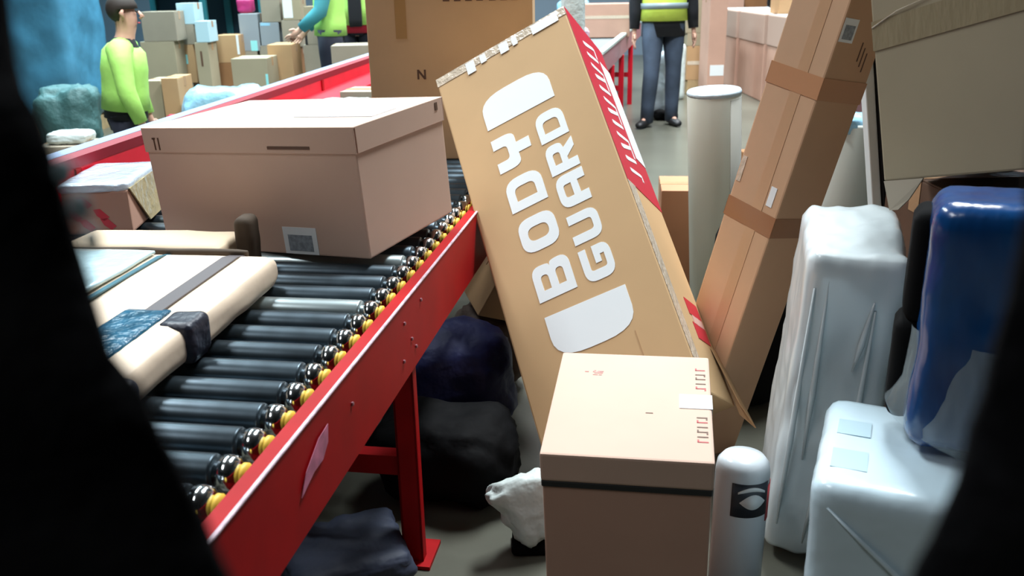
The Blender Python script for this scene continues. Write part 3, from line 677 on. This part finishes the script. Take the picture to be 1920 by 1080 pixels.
# right of the teal post
stack(404, 446, 9.7, [(118, card_dark, 'dark box under the brown box right of the teal post'), (66, card, 'brown box with a white edge right of the teal rack post', None, [(.9, 1.0, .3, 1.0, paper, 'tape')])])
stack(446, 482, 9.9, [(96, card_grey, 'grey box low behind the beige labelled box'), (26, mat('card_bluegrey', s(140, 146, 152), .7), 'blue grey box with a cyan label beside the dark rack opening', None, [LAB(.5, .85, .0, .28, cyan_l)])])
stack(432, 500, 8.6, [(110, card_olive, 'wide beige box with two small pale labels', None, [LAB(.92, .99, .6, .8, cyan_l), LAB(.66, .78, .3, .5, paper)])], d=.4)
stack(500, 546, 9.0, [(84, card, 'big beige brown box right of the wide labelled one')], d=.4)
stack(486, 522, 9.9, [(86, card_grey, 'grey box low behind the big beige brown box'), (42, MATS['card_bluegrey'], 'blue grey box with a light blue label on its top edge', None, [LAB(.05, .55, .86, .98, film_sky)]), (-12, card_grey, 'grey box at the top of the picture left of the pale panel box')])
stack(527, 562, 9.8, [(88, card_dark, 'brown box under the black strapped grey box'), (38, card_grey, 'grey box at the left of the upright black strap'), (-4, card_olive, 'pale box with a whitish front at the top of the picture', None, [(.05, .55, .1, .95, paper, 'label')])])
st = stack(568, 606, 9.4, [(84, card_grey, 'greyish box behind the standing workers, low in the pile'), (36, card_grey, 'grey box with a black strap left of the standing workers', None, [(.02, .14, .0, 1.0, rubber, 'strap')]), (12, card_olive, 'flat olive box on the strapped grey box')])
bm = soft(.17, .15, .15, .03, 10, .01, 10, 3); o = tag(link('plastic_bag', bm, magenta, None, True), 'magenta pink bag on the blue grey labelled box', 'bag'); p = at(462, 24, 10.1); o.location = (p.x, 10.1, at(462, 26, 9.9).z + .003)
bag('dark grey bag on the floor beside the big beige brown box', (at(552, 140, 7.9).x, 7.9, 0), (.24, .22, .33), mat('charcoal_bag', s(72, 72, 76), .6), 0, 20)
bag('large pale blue plastic bag heaped behind the conveyor guard', (at(420, 160, 7.4).x, 7.4, 0), (.72, .40, .60), film_sky, -.2, 21, neck=False)
bag('small red and white packet behind the guard, beside the brown box', (at(318, 180, 7.05).x, 7.05, 0), (.10, .08, .42), red_cloth, 0, 22, neck=False, name='packet', cat='packet')
# teal shelving rack
rk = empty('shelving_rack', 'teal steel shelving rack with dark openings behind the boxes', 'rack', (at(396, 100, 10.45).x, 10.40, 0))
for x in (-.02, .62, -.9):
    for y in (0.02, .92):
        bm = B(); box(bm, x - .035, y, 0, x + .035, y + .05, 2.1, .003, 1); link('upright', bm, teal, rk)
for z in (.0, 1.02):
    pass
for z in (1.5, 2.05):
    bm = B(); box(bm, -.93, .02, z, .66, .97, z + .05); link('shelf', bm, teal_dark, rk)
bm = B(); box(bm, -.93, .975, .1, .66, .99, 2.1); o = link('back_panel', bm, teal_dark, rk)
# pallet load wrapped in blue film, far left
bm = soft(1.0, .9, 1.25, .06, 14, .03, 3, 30); o = tag(link('wrapped_pallet', bm, mat('blue_wrap', s(70, 130, 160), .4, bump=.4, bump_scale=6, noise_amt=.3, noise_scale=3), None, True), 'blue film wrapped pallet load at the far left', 'pallet load'); o.location = (at(85, 100, 9.3).x, 9.2, .142)
pl = empty('pallet', 'wooden pallet under the blue wrapped load', 'pallet', (o.location.x, o.location.y, 0))
for k in range(5): bm = B(); box(bm, -.5, -.45 + k * .2, .115, .5, -.35 + k * .2, .14); link('board', bm, pallet_wood, pl)
for k in range(3): bm = B(); box(bm, -.5 + k * .45, -.45, 0, -.4 + k * .45, .45, .115); link('bearer', bm, pallet_wood, pl)
lo = carton('cardboard_box', 'whitish box at the far left beyond the conveyor guard', 'box', (.33, .30, .45), (at(132, 250, 5.6).x, 5.6, 0), (.05,), card_grey)
plate('label', 'f', (.33, .30, .45), -.02, .14, .1, .38, paper, lo)
bag('crumpled white plastic on the whitish box at the far left', (lo.location.x + .0, 5.6, .452), (.24, .2, .07), white_bag, 0, 31, neck=False)
bag('dark green bag at the far left in front of the blue pallet load', (at(128, 200, 7.6).x, 7.6, 0), (.5, .4, .62), mat('green_bag', s(56, 92, 92), .6, bump=.4), 0, 32, neck=False)
# right side, behind the person
stack(1289, 1334, 11.0, [(150, pallet_wood, 'low box base under the taped brown box behind the person'), (86, card, 'brown box with a strip of tape behind the person in jeans', None, [(.02, .8, .45, .56, tape_clear, 'tape')]), (62, card_olive, 'crumpled low box on the taped brown box'), (-6, card_olive, 'large tan box at the top of the pile behind the person')], d=.6)
stack(1333, 1366, 10.2, [(-10, card_pink, 'tall narrow rosy box with a white label near its foot', None, [LAB(.15, .95, .26, .36)])], d=.45)
bag('small white parcel on the floor right of the person in jeans', (at(1277, 100, 10.6).x, 10.6, 0), (.11, .10, .62), white_bag, 0, 33, neck=False, name='wrapped_parcel', cat='parcel', amp=.006)
bm = B(); prism(bm, [(0, 0, 0), (.16, 0, 0), (.16, -.1, 0), (0, -.12, 0)], (0, 0, .004)); o = tag(link('paper_sheet', bm, paper), 'sheet of white paper on the floor before the rosy box', 'paper'); o.location = (at(1325, 148, 9.9).x, 9.9, 0.001)
# row of big lidded boxes receding
for k, (ya, yb) in enumerate(((11.42, 12.50), (10.26, 11.36), (8.9, 10.20))):
    xx = 2.80 + k * .02; hgt = .935 - .0 * k; w = .95; d = yb - ya
    bm = B(); box(bm, -w / 2, -d / 2, 0, w / 2, d / 2, hgt - .01, .01)
    o = tag(link('cardboard_box', bm, card_pink), ('farthest of the three big lidded boxes standing in a row at the right', 'middle one of the three big lidded boxes in a row at the right', 'nearest of the three big lidded boxes in a row, behind the long box')[k], 'box', 'big lidded boxes in a row')
    o.location = (xx + w / 2, (ya + yb) / 2, 0)
    bm = B(); box(bm, -w / 2 - .012, -d / 2 - .001, hgt - .32, w / 2 + .012, d / 2 + .001, hgt, .012); lid_ = link('lid', bm, mat('lid_card', s(170, 144, 130), .75), o)
    bm = B(); box(bm, -w / 2 + .05, -d / 2 + .05, hgt, w / 2 - .05, d / 2 - .05, hgt + .004); link('white_sheet', bm, paper, lid_)
stack(1362, 1396, 13.4, [(60, card_dark, 'brown box far behind the big lidded boxes, lower one'), (-8, card_pink, 'rosy box far behind the big lidded boxes, upper one')], d=.5)
stack(1398, 1440, 13.8, [(30, card, 'brown box at the far back above the big lidded boxes'), (-12, card_dark, 'dark box at the far back, topmost above the lidded row')], d=.5)
p = at(1448, 48, 10.2)
o = carton('cardboard_box', 'tan box with a white label, on the row of big lidded boxes', 'box', (.40, .35, .38), (3.12, 10.3, .941), (0,), card)
plate('label', 'f', (.40, .35, .38), -.10, .12, .17, .34, paper, o)
bag('black bag on the farthest big lidded box', (3.30, 11.6, .941), (.22, .2, .30), black_pad, 0, 35)
carton('cardboard_box', 'mauve box standing behind the grey white roll at the right', 'box', (.45, .4, 1.0), (at(1612, 180, 5.2).x, 5.2, 0), (0,), mat('mauve_card', s(132, 96, 100), .7))
carton('cardboard_box', 'dark box on the floor behind the long narrow box', 'box', (.30, .30, .30), (1.62, 5.6, 0), (.2,), card_dark)

# ------------------------------------------------------------------ people
def person(name, label, loc, rot, J, look):
    root = empty(name, label, 'person', loc, (0, 0, rot))
    V = {k: Vector(v) for k, v in J.items()}
    # body: one continuous skinned surface
    names = ['pelvis', 'belly', 'chest', 'neck', 'jaw', 'skull', 'crown']
    rad = {'pelvis': (.13, .10), 'belly': (.12, .09), 'chest': (.14, .10), 'neck': (.052, .055), 'jaw': (.062, .075), 'skull': (.076, .092), 'crown': (.045, .055)}
    verts = []; edges = []; radii = []; idx = {}
    def add(n, co, r, prev):
        idx[n] = len(verts); verts.append(co); radii.append(r)
        if prev is not None: edges.append((idx[prev], idx[n]))
    prev = None
    for n in names: add(n, V[n], rad[n], prev); prev = n
    for sd in 'LR':
        sg = 1 if sd == 'L' else -1
        add('sh' + sd, V['sh' + sd], (.058, .058), 'chest'); add('el' + sd, V['el' + sd], (.042, .042), 'sh' + sd); add('wr' + sd, V['wr' + sd], (.027, .022), 'el' + sd)
        fd = (V['wr' + sd] - V['el' + sd]).normalized(); sidev = Vector((0, -1, 0)); sidev = (sidev - fd * sidev.dot(fd)).normalized()
        palm = V['wr' + sd] + fd * .065; add('pa' + sd, palm, (.034, .018), 'wr' + sd)
        for k in range(4):
            b0_ = palm + fd * .03 + sidev * (.03 - .02 * k); L_ = (.07, .08, .074, .058)[k]
            bend = Vector((-sg * .25, 0, 0))
            add(f'f{k}{sd}', b0_ + fd * L_ * .5, (.0095, .0095), 'pa' + sd)
            add(f'g{k}{sd}', b0_ + fd * L_ + bend * .06, (.008, .008), f'f{k}{sd}')
        add('t0' + sd, V['wr' + sd] + fd * .045 + sidev * .035, (.011, .011), 'pa' + sd); add('t1' + sd, V['wr' + sd] + fd * .09 + sidev * .055, (.009, .009), 't0' + sd)
        add('hi' + sd, V['hi' + sd], (.085, .085), 'pelvis'); add('kn' + sd, V['kn' + sd], (.056, .056), 'hi' + sd); add('an' + sd, V['an' + sd], (.036, .036), 'kn' + sd); add('to' + sd, V['to' + sd], (.035, .025), 'an' + sd)
    me = bpy.data.meshes.new('body'); me.from_pydata([tuple(v) for v in verts], edges, []); me.materials.append(skin)
    bo = bpy.data.objects.new('body', me); C.objects.link(bo); bo.parent = root
    md = bo.modifiers.new('Skin', 'SKIN'); md.use_smooth_shade = True
    if not me.skin_vertices: me.attributes
    for i, r in enumerate(radii):
        sv = me.skin_vertices[0].data[i]; sv.radius = r; sv.use_root = (i == 0)
    sb = bo.modifiers.new('Sub', 'SUBSURF'); sb.levels = 1; sb.render_levels = 1
    # face and hair
    hd = V['skull']; fwd = Vector((0, -1, 0))
    bm = B(); loft(bm, [hd + Vector((0, -.088, .012)), hd + Vector((0, -.112, -.022)), hd + Vector((0, -.09, -.034))], [.008, .014, .009], 8); link('nose', bm, skin, root, True)
    for sx in (-1, 1):
        bm = B(); t = bmesh.new(); bmesh.ops.create_uvsphere(t, u_segments=10, v_segments=8, radius=.008); bmesh.ops.translate(t, verts=t.verts[:], vec=hd + Vector((sx * .03, -.080, .012))); merge(bm, t); link('eye', bm, ink, root, True)
        bm = B(); loft(bm, [hd + Vector((sx * .074, 0, .03)), hd + Vector((sx * .088, .012, .005)), hd + Vector((sx * .076, 0, -.035))], [.008, .016, .007], 8); link('ear', bm, skin, root, True)
    bm = B(); loft(bm, [hd + Vector((-.026, -.078, -.062)), hd + Vector((0, -.086, -.064)), hd + Vector((.026, -.078, -.062))], [.003, .006, .003], 8); link('mouth', bm, ink_red, root, True)
    bm = B(); t = bmesh.new(); bmesh.ops.create_uvsphere(t, u_segments=20, v_segments=12, radius=1.0)
    for v in t.verts:
        v.co = Vector((v.co.x * .088, v.co.y * .105 + .016, v.co.z * .10 + .032))
        if v.co.z < .01 and v.co.y < .02: v.co.z = .03; v.co.y = max(v.co.y, -.07)
    bmesh.ops.translate(t, verts=t.verts[:], vec=hd); merge(bm, t); link('hair', bm, look.get('hair', hair), root, True)
    # clothes
    tm = look['trousers']; bm = B()
    for sd in 'LR':
        h, k, a = V['hi' + sd], V['kn' + sd], V['an' + sd]
        pts = [h + Vector((0, 0, .06)), h.lerp(k, .35), h.lerp(k, .8), k, k.lerp(a, .35), k.lerp(a, .75), a + Vector((0, -.01, -.045))]
        loft(bm, pts, [(.105, .115), (.098, .105), (.078, .082), (.074, .078), (.072, .076), (.064, .07), (.060, .080)], 18)
    pv = V['pelvis']; loft(bm, [pv + Vector((0, 0, -.10)), pv + Vector((0, 0, -.03)), pv + Vector((0, 0, .08)), V['belly']], [(.15, .115), (.185, .13), (.18, .125), (.16, .11)], 24); link('trousers', bm, tm, root, True)
    jm = look['top']; bm = B()
    up_ = (V['chest'] - V['pelvis']).normalized()
    hem = V['pelvis'] + up_ * look.get('hem', -.08)
    pts = [hem, V['pelvis'] + up_ * .06, V['belly'], V['chest'] + up_ * -.06, V['chest'] + up_ * .06, V['neck'] - up_ * .035, V['neck'] + up_ * .0]
    rr_ = [(.205, .145), (.195, .14), (.185, .135), (.20, .14), (.19, .125), (.10, .085), (.068, .068)]
    loft(bm, pts, rr_, 26); jk = link('jacket', bm, jm, root, True)
    for sd in 'LR':
        a, e, w = V['sh' + sd], V['el' + sd], V['wr' + sd]; bm = B()
        inn = V['chest'].lerp(a, .55) + up_ * .03
        loft(bm, [inn, a + up_ * .0, a.lerp(e, .4), a.lerp(e, .85), e, e.lerp(w, .3), e.lerp(w, .96)], [.085, .085, .072, .062, .062, .058, .046], 16); link('sleeve', bm, look.get('sleeve', jm), jk, True)
    if 'vest' in look:
        bm = B(); e = .016
        hv = V['pelvis'] + up_ * look.get('vest_hem', .04)
        pts = [hv, V['belly'] - up_ * .02, V['belly'] + up_ * .08, V['chest'] + up_ * -.06, V['chest'] + up_ * .06, V['neck'] - up_ * .05]
        rr2 = [(.205 + e, .145 + e), (.192 + e, .138 + e), (.19 + e, .136 + e), (.20 + e * .8, .14 + e), (.175 + e, .125 + e), (.115 + e, .09 + e)]
        loft(bm, pts, rr2, 28, True); vs = link('vest', bm, look['vest'], root, True)
        for f0 in look.get('bands', (.16, .36)):
            z = hv + up_ * f0
            k_ = .203 if f0 < .3 else .206
            bm = B(); loft(bm, [z - up_ * .026, z + up_ * .026], [(k_ + e + .004, .145 + e + .004), (k_ + e + .004, .145 + e + .004)], 28, True); link('reflective_band', bm, reflector, vs, True)
        if look.get('open'):
            bm = soft(.13, .03, .62, .012, 8, .004, 8, 2, False); bmesh.ops.translate(bm, verts=bm.verts[:], vec=(V['pelvis'].x, V['pelvis'].y - .155, V['pelvis'].z - .02)); link('apron', bm, look['open'], root, True)
    for sd in 'LR':
        a, t_ = V['an' + sd], V['to' + sd]; d_ = (t_ - a); d_.z = 0; d_.normalize()
        z0 = min(a.z - .075, t_.z - .02)
        bm = B(); loft(bm, [a - d_ * .06 + Vector((0, 0, -.035)), a + Vector((0, 0, -.03)), a + d_ * .09 + Vector((0, 0, -.045)), a + d_ * .17 + Vector((0, 0, -.052)), a + d_ * .205 + Vector((0, 0, -.058))], [(.036, .042), (.042, .05), (.046, .036), (.043, .028), (.025, .018)], 14, True, (0, 0, 1)); link('shoe', bm, look.get('shoe', shoe_m), root, True)
    return root
def stand(**kw):
    J = dict(pelvis=(0, 0, .96), belly=(0, 0, 1.14), chest=(0, .01, 1.33), neck=(0, .01, 1.49), jaw=(0, -.015, 1.57), skull=(0, -.005, 1.65), crown=(0, .005, 1.73),
             shL=(.18, .01, 1.41), elL=(.25, .02, 1.13), wrL=(.26, -.05, .90), shR=(-.18, .01, 1.41), elR=(-.25, .02, 1.13), wrR=(-.26, -.05, .90),
             hiL=(.095, 0, .90), knL=(.11, -.02, .50), anL=(.12, .02, .085), toL=(.14, -.13, .03), hiR=(-.095, 0, .90), knR=(-.11, -.02, .50), anR=(-.12, .02, .085), toR=(-.14, -.13, .03))
    J.update(kw); return J
# the walker in the aisle: left in the picture = -x
p = at(1238, 235, 8.75)
person('person', 'person in yellow striped hi-vis vest, dark jacket and blue jeans standing in the aisle', (p.x, 8.75, 0), 0,
       stand(anR=(-.15, -.10, .085), knR=(-.12, -.12, .50), toR=(-.22, -.22, .03), anL=(.10, .0, .085), knL=(.10, -.03, .5), toL=(.13, -.14, .03), elR=(-.26, .03, 1.12), wrR=(-.27, .0, .88), elL=(.26, .03, 1.12), wrL=(.28, .0, .88)),
       dict(trousers=jeans, top=jacket_dark, vest=hivis, hem=-.14, vest_hem=.0, bands=(.13, .27), shoe=shoe_m))
bag('clear grey plastic bag on the floor behind the person in jeans', (p.x + .03, 9.25, 0.0), (.22, .2, .66), clear_bag, 0, 40)
bag('black bag on the floor behind the feet of the person in jeans', (p.x + .10, 9.05, 0), (.24, .14, .10), black_pad, 0, 41, neck=False)
# workers behind the conveyor
p = at(670, 60, 9.3)
person('person', 'worker in open yellow hi-vis vest over black and red clothes behind a long grey box', (p.x, 9.3, 0), .1,
       stand(elL=(.27, -.06, 1.12), wrL=(.20, -.26, 1.0), elR=(-.27, -.06, 1.12), wrR=(-.20, -.26, 1.0)),
       dict(trousers=trouser_navy, top=red_cloth, vest=hivis_green, vest_hem=.0, bands=(), open=jacket_dark))
p = at(621, 70, 8.4)
person('person', 'worker in dark trousers with teal sleeve, side on, left of the long grey box', (p.x, 8.4, 0), -1.45,
       stand(elL=(.24, -.06, 1.12), wrL=(.20, -.24, .98), elR=(-.24, -.06, 1.12), wrR=(-.20, -.22, .96)),
       dict(trousers=trouser_navy, top=hivis_green, sleeve=teal_cloth, hem=-.05))
gbx = carton('cardboard_box', 'long grey box standing before the worker in open yellow vest', 'box', (.60, .35, .86), (at(692, 80, 7.9).x, 7.9, 0), (.05,), card_grey)
# kneeling person
p = at(222, 190, 6.4)
person('person', 'person in bright green hi-vis vest and dark trousers kneeling behind the conveyor guard', (p.x, 6.5, 0), PI / 2 + .25,
       dict(pelvis=(0, 0, .50), belly=(0, -.02, .68), chest=(0, -.04, .87), neck=(0, -.06, 1.02), jaw=(0, -.09, 1.10), skull=(0, -.09, 1.18), crown=(0, -.08, 1.26),
            shL=(.18, -.04, .95), elL=(.25, -.06, .68), wrL=(.22, -.12, .46), shR=(-.18, -.04, .95), elR=(-.25, -.06, .68), wrR=(-.22, -.12, .46),
            hiL=(.095, 0, .46), knL=(.11, -.10, .08), anL=(.12, .32, .09), toL=(.12, .40, .03), hiR=(-.095, 0, .46), knR=(-.11, -.10, .08), anR=(-.12, .32, .09), toR=(-.12, .40, .03)),
       dict(trousers=trouser_navy, top=jacket_dark, sleeve=hivis_green, vest=hivis_green, hem=-.02, vest_hem=.04, bands=()))

# ------------------------------------------------------------------ the open black jacket around the camera
jk = empty('jacket', 'black jacket worn open around the camera, its front panels filling both sides', 'jacket', (0, 0, 0))
LE = [(-30, -260), (0, -60), (20, 100), (50, 165), (80, 215), (105, 300), (125, 370), (145, 460), (165, 530), (190, 590), (215, 655), (245, 700), (275, 740), (300, 815), (335, 890), (380, 975), (410, 1046), (430, 1085), (520, 1250)]
RE = [(1965, -260), (1958, 0), (1948, 200), (1932, 380), (1912, 480), (1890, 560), (1866, 640), (1842, 730), (1822, 805), (1800, 860), (1786, 900), (1766, 950), (1742, 1005), (1716, 1060), (1700, 1095), (1620, 1250)]
def panel(edge, sg, nm, d=.225):
    bm = B(); rows = []
    for i, (x, y) in enumerate(edge):
        e = atd(x, y, d)
        e += Vector((0, rnd.uniform(-.002, .002), 0))
        row = []
        for k in range(15):
            t = k / 14
            # runs from the opening edge outward and round the side of the chest
            ang = t * 1.9
            X = e.x + sg * (.20 * math.sin(min(ang, PI / 2)) if ang < PI / 2 else .20)
            Yp = e.y - .30 * (1 - math.cos(ang))
            f = .004 * math.sin(k * 1.7 + i * .8) * (t > .05)
            row.append(bm.verts.new((X + sg * f, Yp + f, e.z - .015 * t)))
        rows.append(row)
    for i in range(len(rows) - 1):
        for k in range(14): bm.faces.new((rows[i][k], rows[i][k + 1], rows[i + 1][k + 1], rows[i + 1][k]))
    o = link(nm, bm, black_cloth, jk, True)
    md = o.modifiers.new('Solid', 'SOLIDIFY'); md.thickness = .004; md.offset = 0
    return o, [tuple(r[0].co) if False else None for r in rows]
lp_, _ = panel(LE, -1, 'front_panel'); rp_, _ = panel(RE, 1, 'front_panel')
snap = mat('snap_button', s(150, 172, 178), .3, spec=.6)
for (x, y, r) in ((122, 322, .0026), (152, 388, .0030), (172, 452, .0026)):
    p = atd(x, y, .222); bm = B(); t = bmesh.new(); bmesh.ops.create_uvsphere(t, u_segments=14, v_segments=10, radius=1)
    for v in t.verts: v.co = Vector((v.co.x * r * .8, v.co.y * .002, v.co.z * r * 1.4))
    bmesh.ops.translate(t, verts=t.verts[:], vec=p); merge(bm, t); link('snap_button', bm, snap, lp_, True)
